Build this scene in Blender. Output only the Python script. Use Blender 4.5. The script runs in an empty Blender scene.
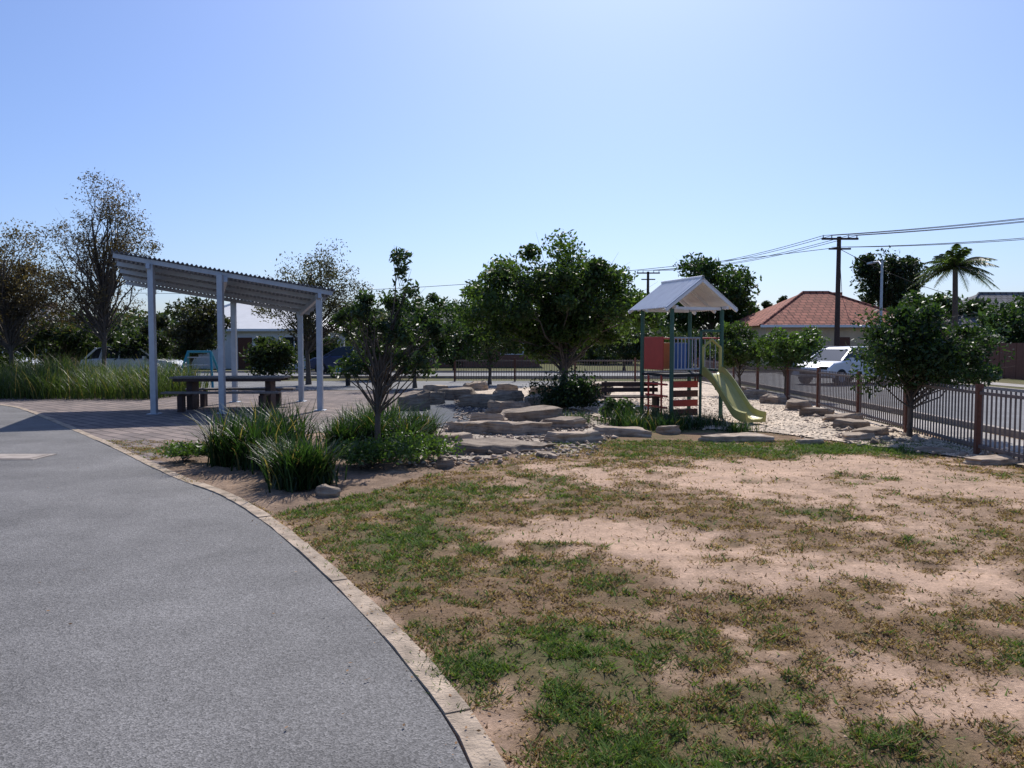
import bpy, bmesh, math, random
import numpy as np
from mathutils import Vector, Matrix
from mathutils import noise as mn
random.seed(7)
scene=bpy.context.scene
COL=scene.collection
# ------------------------------------------------------------ noise
def hsh(ix,iy,s):
    v=np.sin(ix*127.1+iy*311.7+s*74.7)*43758.5453
    return v-np.floor(v)
def vn(x,y,s=0):
    xi=np.floor(x);yi=np.floor(y);fx=x-xi;fy=y-yi
    fx=fx*fx*(3-2*fx);fy=fy*fy*(3-2*fy)
    a=hsh(xi,yi,s);b=hsh(xi+1,yi,s);c=hsh(xi,yi+1,s);d=hsh(xi+1,yi+1,s)
    return (a*(1-fx)+b*fx)*(1-fy)+(c*(1-fx)+d*fx)*fy
def fbm(x,y,s=0,o=4):
    r=0;a=.5;t=0
    for i in range(o):
        r=r+a*vn(x*2**i+i*17.3,y*2**i-i*9.1,s+i);t+=a;a*=.5
    return r/t
def inpoly(x,y,P):
    r=np.zeros(x.shape,bool);n=len(P)
    for i in range(n):
        x1,y1=P[i];x2,y2=P[(i+1)%n]
        c=((y1>y)!=(y2>y))&(x<(x2-x1)*(y-y1)/((y2-y1) if y2!=y1 else 1e-9)+x1)
        r^=c
    return r
# ------------------------------------------------------------ materials
def newmat(name):
    m=bpy.data.materials.new(name);m.use_nodes=True
    nt=m.node_tree;return m,nt,nt.nodes['Principled BSDF'],nt.nodes['Material Output']
def simple(name,col,rough=.6,metal=0,var=.12,scale=8,bump=.1,bscale=40):
    m,nt,p,o=newmat(name);N=nt.nodes;L=nt.links
    tc=N.new('ShaderNodeTexCoord');nz=N.new('ShaderNodeTexNoise');nz.inputs['Scale'].default_value=scale;nz.inputs['Detail'].default_value=6
    L.new(tc.outputs['Object'],nz.inputs['Vector'])
    r=N.new('ShaderNodeValToRGB');r.color_ramp.elements[0].position=.3;r.color_ramp.elements[1].position=.7
    r.color_ramp.elements[0].color=(*[c*(1-var) for c in col],1);r.color_ramp.elements[1].color=(*[min(1,c*(1+var)) for c in col],1)
    L.new(nz.outputs['Fac'],r.inputs['Fac']);L.new(r.outputs['Color'],p.inputs['Base Color'])
    p.inputs['Roughness'].default_value=rough;p.inputs['Metallic'].default_value=metal
    if bump:
        n2=N.new('ShaderNodeTexNoise');n2.inputs['Scale'].default_value=bscale;n2.inputs['Detail'].default_value=5
        L.new(tc.outputs['Object'],n2.inputs['Vector'])
        b=N.new('ShaderNodeBump');b.inputs['Strength'].default_value=bump;b.inputs['Distance'].default_value=.02
        L.new(n2.outputs['Fac'],b.inputs['Height']);L.new(b.outputs['Normal'],p.inputs['Normal'])
    return m
def leafmat(name,trans=.4,rough=.5,spec=.35):
    m,nt,p,o=newmat(name);N=nt.nodes;L=nt.links
    a=N.new('ShaderNodeAttribute');a.attribute_name='Col'
    L.new(a.outputs['Color'],p.inputs['Base Color']);p.inputs['Roughness'].default_value=rough
    p.inputs['Specular IOR Level'].default_value=spec
    if trans:
        t=N.new('ShaderNodeBsdfTranslucent')
        mx=N.new('ShaderNodeMix');mx.data_type='RGBA';mx.blend_type='MULTIPLY';mx.inputs['Factor'].default_value=1
        L.new(a.outputs['Color'],mx.inputs['A']);mx.inputs['B'].default_value=(1.5,1.6,.7,1)
        L.new(mx.outputs['Result'],t.inputs['Color'])
        s=N.new('ShaderNodeMixShader');s.inputs[0].default_value=trans
        L.new(p.outputs[0],s.inputs[1]);L.new(t.outputs[0],s.inputs[2]);L.new(s.outputs[0],o.inputs['Surface'])
    return m
M_leaf=leafmat('leaf',.42,.45,.4);M_grass=leafmat('grass_blade',.25,.7,.1);M_stone=leafmat('small_stones',0,.9,.2)
M_bark=simple('bark',(.10,.08,.065),.9,0,.3,12,.6,30)
M_galv=simple('galvanised_steel',(.40,.43,.48),.45,.5,.1,6,.03)
M_galvroof=simple('corrugated_steel',(.22,.26,.32),.45,.3,.1,3,0)
M_conc=simple('concrete',(.34,.29,.25),.9,0,.25,5,.5,90)
M_edge=simple('stained_concrete',(.37,.29,.215),.95,0,.4,7,.7,60)
M_timber=simple('weathered_timber',(.20,.17,.15),.8,0,.25,14,.3)
M_dktimber=simple('dark_timber',(.06,.035,.028),.8,0,.3,14,.3)
M_rust=simple('brown_post_paint',(.13,.05,.03),.7,0,.25,20,.2)
M_picket=simple('brown_grey_picket',(.15,.12,.11),.6,.1,.2,9,0)
M_white=simple('white_painted_metal',(.75,.76,.78),.5,0,.05,5,0)
M_green=simple('green_post_paint',(.03,.10,.07),.4,0,.1,5,0)
M_red=simple('red_plastic',(.50,.06,.04),.4,0,.08,5,0)
M_orange=simple('orange_plastic',(.55,.17,.04),.4,0,.08,5,0)
M_blue=simple('blue_plastic',(.04,.12,.35),.4,0,.08,5,0)
M_slide=simple('yellow_green_slide_plastic',(.46,.42,.13),.35,0,.08,5,0)
M_teal=simple('teal_paint',(.03,.25,.32),.4,0,.08,5,0)
M_black=simple('rubber_black',(.02,.02,.02),.8,0,.1,5,0)
M_rock,nt,p,o=newmat('sandstone');N=nt.nodes;L=nt.links
tc=N.new('ShaderNodeTexCoord');oi=N.new('ShaderNodeObjectInfo')
nz=N.new('ShaderNodeTexNoise');nz.inputs['Scale'].default_value=5;nz.inputs['Detail'].default_value=9;nz.inputs['Roughness'].default_value=.7;L.new(tc.outputs['Object'],nz.inputs['Vector'])
mp=N.new('ShaderNodeMapping');mp.inputs['Scale'].default_value=(1.5,1.5,14);L.new(tc.outputs['Object'],mp.inputs['Vector'])
n2=N.new('ShaderNodeTexNoise');n2.inputs['Scale'].default_value=2.2;n2.inputs['Detail'].default_value=6;L.new(mp.outputs[0],n2.inputs['Vector'])
ad=N.new('ShaderNodeMath');ad.operation='MULTIPLY_ADD';L.new(n2.outputs['Fac'],ad.inputs[0]);ad.inputs[1].default_value=.5;
sc=N.new('ShaderNodeMath');sc.operation='MULTIPLY';sc.inputs[1].default_value=.5;L.new(nz.outputs['Fac'],sc.inputs[0]);L.new(sc.outputs[0],ad.inputs[2])
r=N.new('ShaderNodeValToRGB');e=r.color_ramp.elements;e[0].position=.34;e[0].color=(.12,.085,.062,1);e[1].position=.64;e[1].color=(.46,.37,.28,1);k=r.color_ramp.elements.new(.5);k.color=(.34,.26,.19,1)
L.new(ad.outputs[0],r.inputs['Fac'])
mr=N.new('ShaderNodeMapRange');mr.inputs['To Min'].default_value=.65;mr.inputs['To Max'].default_value=1.2;L.new(oi.outputs['Random'],mr.inputs['Value'])
mx=N.new('ShaderNodeMix');mx.data_type='RGBA';mx.blend_type='MULTIPLY';mx.inputs['Factor'].default_value=1;L.new(r.outputs['Color'],mx.inputs['A']);L.new(mr.outputs[0],mx.inputs['B'])
L.new(mx.outputs['Result'],p.inputs['Base Color']);p.inputs['Roughness'].default_value=.9
b=N.new('ShaderNodeBump');b.inputs['Strength'].default_value=1;b.inputs['Distance'].default_value=.05;L.new(ad.outputs[0],b.inputs['Height']);L.new(b.outputs['Normal'],p.inputs['Normal'])
M_glass,_,p,_=newmat('dark_glass');p.inputs['Base Color'].default_value=(.02,.025,.03,1);p.inputs['Roughness'].default_value=.08
def asphalt(name,c,lo=.7,hi=1.3,mot=.25,bd=.006):
    m,nt,p,o=newmat(name);N=nt.nodes;L=nt.links
    tc=N.new('ShaderNodeTexCoord')
    n1=N.new('ShaderNodeTexNoise');n1.inputs['Scale'].default_value=.8;n1.inputs['Detail'].default_value=10;n1.inputs['Roughness'].default_value=.68
    n2=N.new('ShaderNodeTexVoronoi');n2.inputs['Scale'].default_value=130
    n3=N.new('ShaderNodeTexNoise');n3.inputs['Scale'].default_value=45;n3.inputs['Detail'].default_value=6;n3.inputs['Roughness'].default_value=.75
    for n in (n1,n2,n3):L.new(tc.outputs['Object'],n.inputs['Vector'])
    r=N.new('ShaderNodeValToRGB');e=r.color_ramp.elements;e[0].position=.35;e[1].position=.66
    e[0].color=(*[k*(1-mot) for k in c],1);e[1].color=(*[k*(1+mot) for k in c],1)
    L.new(n1.outputs['Fac'],r.inputs['Fac'])
    r2=N.new('ShaderNodeValToRGB');e=r2.color_ramp.elements;e[0].position=.0;e[1].position=1
    e[0].color=(lo,lo,lo,1);e[1].color=(hi,hi,hi,1);L.new(n2.outputs['Color'],r2.inputs['Fac'])
    mx=N.new('ShaderNodeMix');mx.data_type='RGBA';mx.blend_type='MULTIPLY';mx.inputs['Factor'].default_value=1
    L.new(r.outputs['Color'],mx.inputs['A']);L.new(r2.outputs['Color'],mx.inputs['B'])
    m3=N.new('ShaderNodeMapRange');m3.inputs['From Min'].default_value=.3;m3.inputs['From Max'].default_value=.7;m3.inputs['To Min'].default_value=.68;m3.inputs['To Max'].default_value=1.35;L.new(n3.outputs['Fac'],m3.inputs['Value'])
    mx2=N.new('ShaderNodeMix');mx2.data_type='RGBA';mx2.blend_type='MULTIPLY';mx2.inputs['Factor'].default_value=1
    L.new(mx.outputs['Result'],mx2.inputs['A']);L.new(m3.outputs[0],mx2.inputs['B'])
    L.new(mx2.outputs['Result'],p.inputs['Base Color']);p.inputs['Roughness'].default_value=.75
    p.inputs['Specular IOR Level'].default_value=.25
    ad=N.new('ShaderNodeMath');ad.operation='ADD';L.new(n2.outputs['Distance'],ad.inputs[0]);L.new(n3.outputs['Fac'],ad.inputs[1])
    b=N.new('ShaderNodeBump');b.inputs['Strength'].default_value=.5;b.inputs['Distance'].default_value=bd
    L.new(ad.outputs[0],b.inputs['Height']);L.new(b.outputs['Normal'],p.inputs['Normal'])
    return m
M_asph=asphalt('asphalt',(.150,.144,.140),.45,1.55,.24);M_road=asphalt('road_asphalt',(.14,.14,.145))
M_soft=asphalt('softfall_rubber',(.03,.04,.06));M_path=asphalt('footpath_concrete',(.32,.29,.26),.9,1.1)
def pebble(name,c):
    m=asphalt(name,c,.4,1.6,.25,.05)
    for n in m.node_tree.nodes:
        if n.type=='TEX_VORONOI':n.inputs['Scale'].default_value=16
        if n.type=='TEX_NOISE' and n.inputs['Scale'].default_value>20:n.inputs['Scale'].default_value=9
    return m
M_peb=pebble('pebble_gravel',(.48,.38,.28));M_creek=pebble('creek_pebbles',(.34,.28,.22))
# pavers
M_pave,nt,p,o=newmat('pavers');N=nt.nodes;L=nt.links
tc=N.new('ShaderNodeTexCoord');bk=N.new('ShaderNodeTexBrick');mp=N.new('ShaderNodeMapping');mp.inputs['Rotation'].default_value=(0,0,.75)
L.new(tc.outputs['Object'],mp.inputs['Vector']);L.new(mp.outputs[0],bk.inputs['Vector'])
bk.inputs['Scale'].default_value=1;bk.inputs['Brick Width'].default_value=.5;bk.inputs['Row Height'].default_value=.25;bk.inputs['Mortar Size'].default_value=.014
bk.inputs['Color1'].default_value=(.27,.215,.19,1);bk.inputs['Color2'].default_value=(.17,.14,.13,1);bk.inputs['Mortar'].default_value=(.06,.05,.045,1)
nz=N.new('ShaderNodeTexNoise');nz.inputs['Scale'].default_value=1.5;nz.inputs['Detail'].default_value=7;L.new(tc.outputs['Object'],nz.inputs['Vector'])
mr=N.new('ShaderNodeMapRange');mr.inputs['To Min'].default_value=.6;mr.inputs['To Max'].default_value=1.35;L.new(nz.outputs['Fac'],mr.inputs['Value'])
mx=N.new('ShaderNodeMix');mx.data_type='RGBA';mx.blend_type='MULTIPLY';mx.inputs['Factor'].default_value=1
L.new(bk.outputs['Color'],mx.inputs['A']);L.new(mr.outputs[0],mx.inputs['B']);L.new(mx.outputs['Result'],p.inputs['Base Color']);p.inputs['Roughness'].default_value=.9;p.inputs['Specular IOR Level'].default_value=.2
b=N.new('ShaderNodeBump');b.invert=True;b.inputs['Distance'].default_value=.01;L.new(bk.outputs['Fac'],b.inputs['Height']);L.new(b.outputs['Normal'],p.inputs['Normal'])
# ground
M_ground,nt,p,o=newmat('lawn_and_soil');N=nt.nodes;L=nt.links
a=N.new('ShaderNodeAttribute');a.attribute_name='Col';tc=N.new('ShaderNodeTexCoord')
n1=N.new('ShaderNodeTexNoise');n1.inputs['Scale'].default_value=45;n1.inputs['Detail'].default_value=8;n1.inputs['Roughness'].default_value=.75
n2=N.new('ShaderNodeTexNoise');n2.inputs['Scale'].default_value=6;n2.inputs['Detail'].default_value=8;n2.inputs['Roughness'].default_value=.7
for n in(n1,n2):L.new(tc.outputs['Object'],n.inputs['Vector'])
ml=N.new('ShaderNodeMath');ml.operation='MULTIPLY';L.new(n1.outputs['Fac'],ml.inputs[0]);L.new(n2.outputs['Fac'],ml.inputs[1])
mr=N.new('ShaderNodeMapRange');mr.inputs['From Min'].default_value=.12;mr.inputs['From Max'].default_value=.4;mr.inputs['To Min'].default_value=.55;mr.inputs['To Max'].default_value=1.45
L.new(ml.outputs[0],mr.inputs['Value'])
mx=N.new('ShaderNodeMix');mx.data_type='RGBA';mx.blend_type='MULTIPLY';mx.inputs['Factor'].default_value=1
L.new(a.outputs['Color'],mx.inputs['A']);L.new(mr.outputs[0],mx.inputs['B']);L.new(mx.outputs['Result'],p.inputs['Base Color']);p.inputs['Roughness'].default_value=.95
p.inputs['Specular IOR Level'].default_value=.1
b=N.new('ShaderNodeBump');b.inputs['Strength'].default_value=.8;b.inputs['Distance'].default_value=.04;L.new(ml.outputs[0],b.inputs['Height']);L.new(b.outputs['Normal'],p.inputs['Normal'])
def roofmat(name,c):
    m,nt,p,o=newmat(name);N=nt.nodes;L=nt.links
    tc=N.new('ShaderNodeTexCoord');bk=N.new('ShaderNodeTexBrick');L.new(tc.outputs['Object'],bk.inputs['Vector'])
    bk.inputs['Scale'].default_value=1;bk.inputs['Brick Width'].default_value=.45;bk.inputs['Row Height'].default_value=.4;bk.inputs['Mortar Size'].default_value=.04
    bk.inputs['Color1'].default_value=(*c,1);bk.inputs['Color2'].default_value=(*[k*.65 for k in c],1);bk.inputs['Mortar'].default_value=(*[k*.3 for k in c],1)
    L.new(bk.outputs['Color'],p.inputs['Base Color']);p.inputs['Roughness'].default_value=.85;p.inputs['Specular IOR Level'].default_value=.15;return m
M_terra=roofmat('terracotta_tiles',(.42,.16,.11));M_greyroof=roofmat('grey_tiles',(.22,.22,.23))
M_cream=simple('cream_brick',(.62,.48,.33),.9,0,.12,3,.2);M_brick=simple('red_brick',(.25,.12,.08),.9,0,.2,6,.2)
# ------------------------------------------------------------ mesh helpers
def npmesh(name,V,F,mats,col=None,mi=None,smooth=False):
    V=np.asarray(V,np.float32);F=np.asarray(F,np.int32);k=F.shape[1]
    me=bpy.data.meshes.new(name);me.vertices.add(len(V));me.vertices.foreach_set('co',V.ravel())
    me.loops.add(F.size);me.loops.foreach_set('vertex_index',F.ravel())
    me.polygons.add(len(F));me.polygons.foreach_set('loop_start',np.arange(0,F.size,k,dtype=np.int32))
    for m in mats:me.materials.append(m)
    if mi is not None:me.polygons.foreach_set('material_index',np.asarray(mi,np.int32))
    if col is not None:
        at=me.color_attributes.new('Col','FLOAT_COLOR','POINT')
        c=np.ones((len(V),4),np.float32);c[:,:3]=col;at.data.foreach_set('color',c.ravel())
    me.update(calc_edges=True);me.validate()
    if smooth:me.polygons.foreach_set('use_smooth',np.ones(len(F),bool))
    ob=bpy.data.objects.new(name,me);COL.objects.link(ob);return ob
def empty(name,loc=(0,0,0),rot=0):
    e=bpy.data.objects.new(name,None);COL.objects.link(e);e.location=loc;e.rotation_euler=(0,0,rot);return e
class MB:
    def __init__(s):s.V=[];s.F=[];s.I=[];s.mats=[]
    def mi(s,m):
        if m not in s.mats:s.mats.append(m)
        return s.mats.index(m)
    def add(s,V,F,m):
        o=len(s.V);s.V+= [tuple(v) for v in V];i=s.mi(m)
        for f in F:s.F.append([o+q for q in f]);s.I.append(i)
    def box(s,c,d,m,rot=None):
        x,y,z=[k/2 for k in d];V=[Vector((a,b,e)) for a in(-x,x) for b in(-y,y) for e in(-z,z)]
        if rot is not None:V=[rot@v for v in V]
        V=[v+Vector(c) for v in V]
        s.add(V,[(0,1,3,2),(4,6,7,5),(0,4,5,1),(2,3,7,6),(0,2,6,4),(1,5,7,3)],m)
    def beam(s,a,b,w,h,m):
        a=Vector(a);b=Vector(b);d=b-a;q=d.to_track_quat('X','Z').to_matrix()
        s.box((a+b)/2,(d.length,w,h),m,q)
    def tube(s,P,R,m,n=8):
        V,F=tube(P,R,n);s.add(V,F,m)
    def obj(s,name,parent=None,bevel=0,smooth=False):
        me=bpy.data.meshes.new(name);me.from_pydata(s.V,[],s.F)
        for m in s.mats:me.materials.append(m)
        me.polygons.foreach_set('material_index',s.I)
        if smooth:me.polygons.foreach_set('use_smooth',[True]*len(s.F))
        me.update();ob=bpy.data.objects.new(name,me);COL.objects.link(ob)
        if parent:ob.parent=parent
        if bevel:
            b=ob.modifiers.new('b','BEVEL');b.width=bevel;b.segments=2;b.limit_method='ANGLE'
        return ob
def tube(P,R,n=6):
    P=[Vector(p) for p in P];V=[];F=[]
    ref=Vector((0.13,.31,.94))
    for i,p in enumerate(P):
        t=(P[min(i+1,len(P)-1)]-P[max(i-1,0)]).normalized()
        r=ref if abs(t.dot(ref))<.95 else Vector((1,0,0))
        u=t.cross(r).normalized();v=t.cross(u)
        for k in range(n):
            a=2*math.pi*k/n;V.append(p+(u*math.cos(a)+v*math.sin(a))*R[i])
    for i in range(len(P)-1):
        for k in range(n):
            F.append((i*n+k,i*n+(k+1)%n,(i+1)*n+(k+1)%n,(i+1)*n+k))
    return V,F
def spline(P,step=.25):
    P=[Vector(p) for p in P];out=[]
    Q=[P[0]*2-P[1]]+P+[P[-1]*2-P[-2]]
    for i in range(1,len(Q)-2):
        n=max(2,int((Q[i+1]-Q[i]).length/step))
        for k in range(n):
            t=k/n;a,b,c,d=Q[i-1:i+3]
            out.append(.5*((2*b)+(c-a)*t+(2*a-5*b+4*c-d)*t*t+(3*b-a-3*c+d)*t**3))
    out.append(P[-1]);return out
def sheet(name,P,z,m):
    bm=bmesh.new();vs=[bm.verts.new((p[0],p[1],z)) for p in P];f=bm.faces.new(vs)
    bm.normal_update()
    if f.normal.z<0:f.normal_flip()
    bmesh.ops.triangulate(bm,faces=[f]);me=bpy.data.meshes.new(name);bm.to_mesh(me);bm.free();me.materials.append(m)
    ob=bpy.data.objects.new(name,me);COL.objects.link(ob);return ob
# ------------------------------------------------------------ path edge curve
EDGE=[(2.2,-6),(1.3,-2.5),(.62,.2),(.2,1.7),(-.085,2.84),(-.335,3.5),(-.86,4.58),(-1.70,6.09),(-2.29,7.06),(-3.06,8.15),(-3.88,9.07),(-4.8,10.2),(-6.95,12.9),(-11.5,18.36),(-13.6,20.5),(-20,26)]
ES=spline([(x,y,0) for x,y in EDGE],.2)
ex=np.array([p.x for p in ES]);ey=np.array([p.y for p in ES])
def edgeX(y):return np.interp(y,ey,ex)
BED=[(-2.25,7.25),(-5.0,10.4),(-4.5,12.5),(-3,14),(-.8,14.8),(.9,13.3),(.3,11.2),(-.9,9.6),(-1.5,8.4)]
def masks(x,y):
    wx=x+(fbm(x*2,y*2,41,3)-.5)*1.0;wy=y+(fbm(x*2,y*2,47,3)-.5)*1.0
    n1=fbm(x*1.1+3,y*1.1,1);n2=fbm(x*4,y*4,5,4);n3=fbm(x*1.1,y*1.1,11,4);n4=fbm(x*11,y*11,15,3)
    g=lambda cx,cy,rx,ry:np.exp(-(((wx-cx)/rx)**2+((wy-cy)/ry)**2))
    bare=1.3*g(.8,6.4,.9,.6)+1.0*g(1.6,6.0,.8,.35)+1.2*g(2.8,5.15,1.1,.45)+1.0*g(2.6,9.4,3.0,.9)+.9*g(2.5,3.4,.45,.3)+1.0*g(4.7,8.2,1.8,.8)+.35*g(1.2,5.2,.5,.3)+.8*g(4,10.4,2,.5)+.5*g(3.2,6.6,.9,.4)
    e=x-edgeX(y);bare=bare+1.0*np.exp(-(e/.16)**2)*(y<7.5)*(.2+1.4*n1)
    green=1.0*g(.1,3.6,.6,.7)+.8*g(.75,2.9,.8,.35)+.95*g(-.9,7.9,1.3,.9)+1.0*g(-.95,6.1,.45,1.0)+.9*g(-.35,4.9,.35,.7)+.5*g(.5,8.8,1,.5)+1.1*g(5,11.8,2.4,.8)+.35*g(2.2,2.9,.7,.4)+.7*g(1.9,12.3,1.5,1.0)+.4*g(.4,5.2,.35,.4)+.35*g(1.9,6.8,.5,.35)+.4*g(2.4,7.6,.5,.3)
    cover=np.clip(1.04-1.1*bare+.25*np.clip(green,0,1)+(n1-.5)*1.9+(n2-.5)*1.6+(n4-.5)*.7,0,1)
    gr=np.clip(-.17+.95*green+(n3-.5)*1.5+(n2-.5)*1.1,0,1)
    return cover,gr
def axis(a,b,s,far,g=1.12):
    m=list(np.arange(a,b,s));r=[];q=b;st=s
    while q<far:r.append(q);st*=g;q+=st
    l=[];q=a;st=s
    while q>-far:
        st*=g;q-=st;l.append(q)
    return np.array(l[::-1]+m+r+[far])
xs=axis(-4.5,9,.04,1600);ys=axis(2.2,13.5,.04,1600)
X,Y=np.meshgrid(xs,ys);x=X.ravel();y=Y.ravel()
cov,gr=masks(x,y)
soil=np.array([.50,.345,.245]);thatch=np.array([.22,.145,.088]);gc=np.array([.085,.095,.036]);mulch=np.array([.27,.19,.135])
sv=(.78+.44*fbm(x*1.5,y*1.5,61))[:,None]
col=soil*sv*(1-cov)[:,None]+(thatch*(1-gr)[:,None]+gc*gr[:,None])*cov[:,None]
bed=inpoly(x,y,BED);col[bed]=mulch*(.55+.8*fbm(x[bed]*4,y[bed]*4,3)[:,None])
far=(y>14)|(x>9)|(x<-5);ff=fbm(x*.15,y*.15,8)
farc=np.array([.16,.13,.07])*(1-ff)[:,None]+np.array([.07,.10,.035])*ff[:,None]
col[far]=farc[far]
def zrel(x,y,c):
    e=x-edgeX(y);fade=np.clip(e/.3,0,1)*np.clip((12.5-y)/2,0,1)*np.clip((7-x)/1,0,1)
    return fade*((fbm(x*1.3,y*1.3,21)-.4)*.08+(fbm(x*8,y*8,22)-.5)*.045*(.3+c))
e=x-edgeX(y)
z=-.012+.012*np.clip(e/.1,0,1)+zrel(x,y,cov)
nx,ny=len(xs),len(ys)
ii=np.arange(nx*ny).reshape(ny,nx)
F=np.stack([ii[:-1,:-1].ravel(),ii[:-1,1:].ravel(),ii[1:,1:].ravel(),ii[1:,:-1].ravel()],1)
npmesh('ground',np.stack([x,y,z-.002],1),F,[M_ground],col,smooth=True)
def gz(px,py):
    c,_=masks(px,py);return zrel(px,py,c)
# ------------------------------------------------------------ sheets
sheet('asphalt_path',[(p.x-.075,p.y) for p in ES]+[(-60,26),(-60,-6)],.004,M_asph)
mb=MB();mb.box((0,0,0),(1.0,.55,.012),M_conc);mb.box((0,0,.007),(.85,.42,.01),M_conc)
o=mb.obj('service_pit_cover');o.location=(-7.15,10.9,.008)
mb=MB();acc=0;seg=[ES[0]];L_=0
for i in range(1,len(ES)):
    seg.append(ES[i]);L_+=(ES[i]-ES[i-1]).length
    if L_>.95 or i==len(ES)-1:
        V=[];Fq=[]
        jz=random.uniform(-.005,.005);n=len(seg)
        for k,pv in enumerate(seg):
            t=(seg[min(k+1,n-1)]-seg[max(k-1,0)]).normalized();nn=Vector((-t.y,t.x,0))
            q=pv.copy()
            if k==0:q+=t*.003
            if k==n-1:q-=t*.003
            w0=.066+random.uniform(-.006,.006)
            for s,zz in((-w0,-.05),(-w0+.008,.013+jz),(w0-.01,.013+jz),(w0,-.05)):V.append(q-nn*s+Vector((0,0,zz)))
        for k in range(n-1):
            for j in range(3):Fq.append((k*4+j,k*4+j+1,k*4+j+5,k*4+j+4))
        Fq.append((0,3,2,1));Fq.append(((n-1)*4,(n-1)*4+1,(n-1)*4+2,(n-1)*4+3))
        mb.add(V,Fq,M_edge);seg=[ES[i]];L_=0
mb.obj('concrete_edging')
pe=[(p.x+.06,p.y) for p in ES if 10.1<p.y<22]
sheet('paved_area',pe+[(-15,27),(-3,27),(-2.8,20),(-3.1,15),(-4.2,12.7),(-4.7,10.9)],.006,M_pave)
sheet('softfall_surface',[(-3.0,27),(-1.5,25),(-.6,19),(-.9,15.6),(-1.5,14.4),(-2.6,14.8),(-3.05,15.4),(-2.8,20)],.015,M_soft)
sheet('creek_bed',[(-2.4,14.0),(-2.0,10.9),(-.9,10.6),(.9,11.2),(1.6,13.2),(1.9,15.5),(1.3,19),(-.2,24),(-2.6,27.5),(-3.2,27),(-1.5,22),(-1.2,16)],.010,M_creek)
sheet('plaza_surface',[(-16,27.2),(-2.9,27.2),(3,30),(3,34),(-16,34)],.01,M_road)
sheet('pebble_bed',[(6.9,9.8),(5.4,12.6),(4.7,14),(2.4,15.2),(1.6,18),(-.2,19.5),(-1.4,25.1),(-2.7,27.1),(3.1,29.8),(3.2,33.5),(8.3,33.5),(7.9,20)],.019,M_peb)
sheet('street',[(-200,37),(9.8,37),(9.2,20),(7.7,-10),(14.5,-10),(16.6,20),(17.5,37),(200,37),(200,44),(-200,44)],.02,M_road)
def kerb(name,P,w=.15,h=.13):
    mb=MB()
    for a,b in zip(P[:-1],P[1:]):mb.beam((a[0],a[1],h/2-.01),(b[0],b[1],h/2-.01),w,h,M_conc)
    return mb.obj(name)
kerb('street_kerb',[(-200,36.9),(9.7,36.9),(9.1,20),(7.6,-10)]);kerb('street_kerb',[(14.6,-10),(16.7,20),(17.6,36.9),(200,36.9)]);kerb('street_kerb',[(-200,44.1),(200,44.1)])
sheet('footpath',[(8.3,33.5),(9.0,33.5),(8.9,20),(7.4,-10),(6.7,-10)],.012,M_path)
sheet('footpath',[(18.9,-10),(20.2,-10),(20.6,36),(19.3,36)],.012,M_path)
mb=MB()
for k in range(-20,20):mb.box((k*6,40.5,.026),(3,.1,.004),M_white)
mb.obj('road_centre_line')
# ------------------------------------------------------------ grass blades
rng=np.random.default_rng(3)
def blades(N,dmin,dmax,name,hs=1.0):
    u=rng.random(N);d=dmin+(dmax-dmin)*u**1.2
    px=(rng.random(N)*2-1)*(.80*d+.6)
    ok=(px>edgeX(d)-.04)&(px<7.3)
    px=px[ok];d=d[ok]
    c,g=masks(px,d);tuft=fbm(px*9,d*9,31,3)
    ok=(rng.random(len(px))<(.03+c**1.3)*np.clip((tuft-.36)*3.6,.06,1))&~inpoly(px,d,BED)
    px=px[ok];d=d[ok];g=g[ok];tuft=tuft[ok];c=c[ok];n=len(px)
    isg=rng.random(n)<(.04+.86*g)
    ht=(.010+.022*rng.random(n))*(.5+.9*tuft)*np.where(isg,1.15,.6)*(1+.04*d)*hs
    w=(.0024+.0026*rng.random(n))*(.8+.17*d)
    ang=rng.random(n)*6.283;la=rng.random(n)*6.283;le=ht*(.5+1.6*rng.random(n))
    z0=zrel(px,d,c)-.003
    dx=np.cos(ang)*w;dy=np.sin(ang)*w
    V=np.zeros((n,3,3));V[:,0]=np.stack([px-dx,d-dy,z0],1);V[:,1]=np.stack([px+dx,d+dy,z0],1)
    V[:,2]=np.stack([px+np.cos(la)*le,d+np.sin(la)*le,z0+ht],1)
    v=(.55+.9*rng.random(n))[:,None]
    cg=np.array([.11,.17,.042])*v;cs=np.array([.40,.28,.165])*v
    cd=np.array([.19,.115,.065])*v
    s=rng.random(n)[:,None]
    C=np.where(isg[:,None],cg,np.where(s<.6,cs,cd))
    C=np.repeat(C,3,0)
    return npmesh(name,V.reshape(-1,3),np.arange(n*3).reshape(-1,3),[M_grass],C)
blades(900000,2.2,12.8,'lawn_grass')
def quads(c,size,rng,asp=.5,flat=0.,bend=.0):
    n=len(c);u=rng.normal(size=(n,3));u[:,2]*=(1-flat);u/=np.linalg.norm(u,axis=1)[:,None]+1e-9
    w=rng.normal(size=(n,3));w[:,2]*=(1-flat);v=np.cross(u,w)
    if flat>.5:
        v=np.cross(u,np.array([0,0,1.])+.3*rng.normal(size=(n,3)))
    v/=np.linalg.norm(v,axis=1)[:,None]+1e-9
    s=(size*(.6+.8*rng.random(n)))[:,None]
    V=np.stack([c-u*s,c+v*s*asp,c+u*s,c-v*s*asp],1).reshape(-1,3)
    return V,np.arange(n*4).reshape(-1,4)
n=6000;d=2.5+9*rng.random(n)**.9;px=(rng.random(n)*2-1)*.8*d;ee=px-edgeX(d);ok=(px<7)&((ee>-.05)|(rng.random(n)<np.exp(ee/.2)*.5)|(rng.random(n)<.01));px=px[ok];d=d[ok];n=len(px)
zz=np.where(px>edgeX(d)+.1,gz(px,d),.012)+.006
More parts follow.
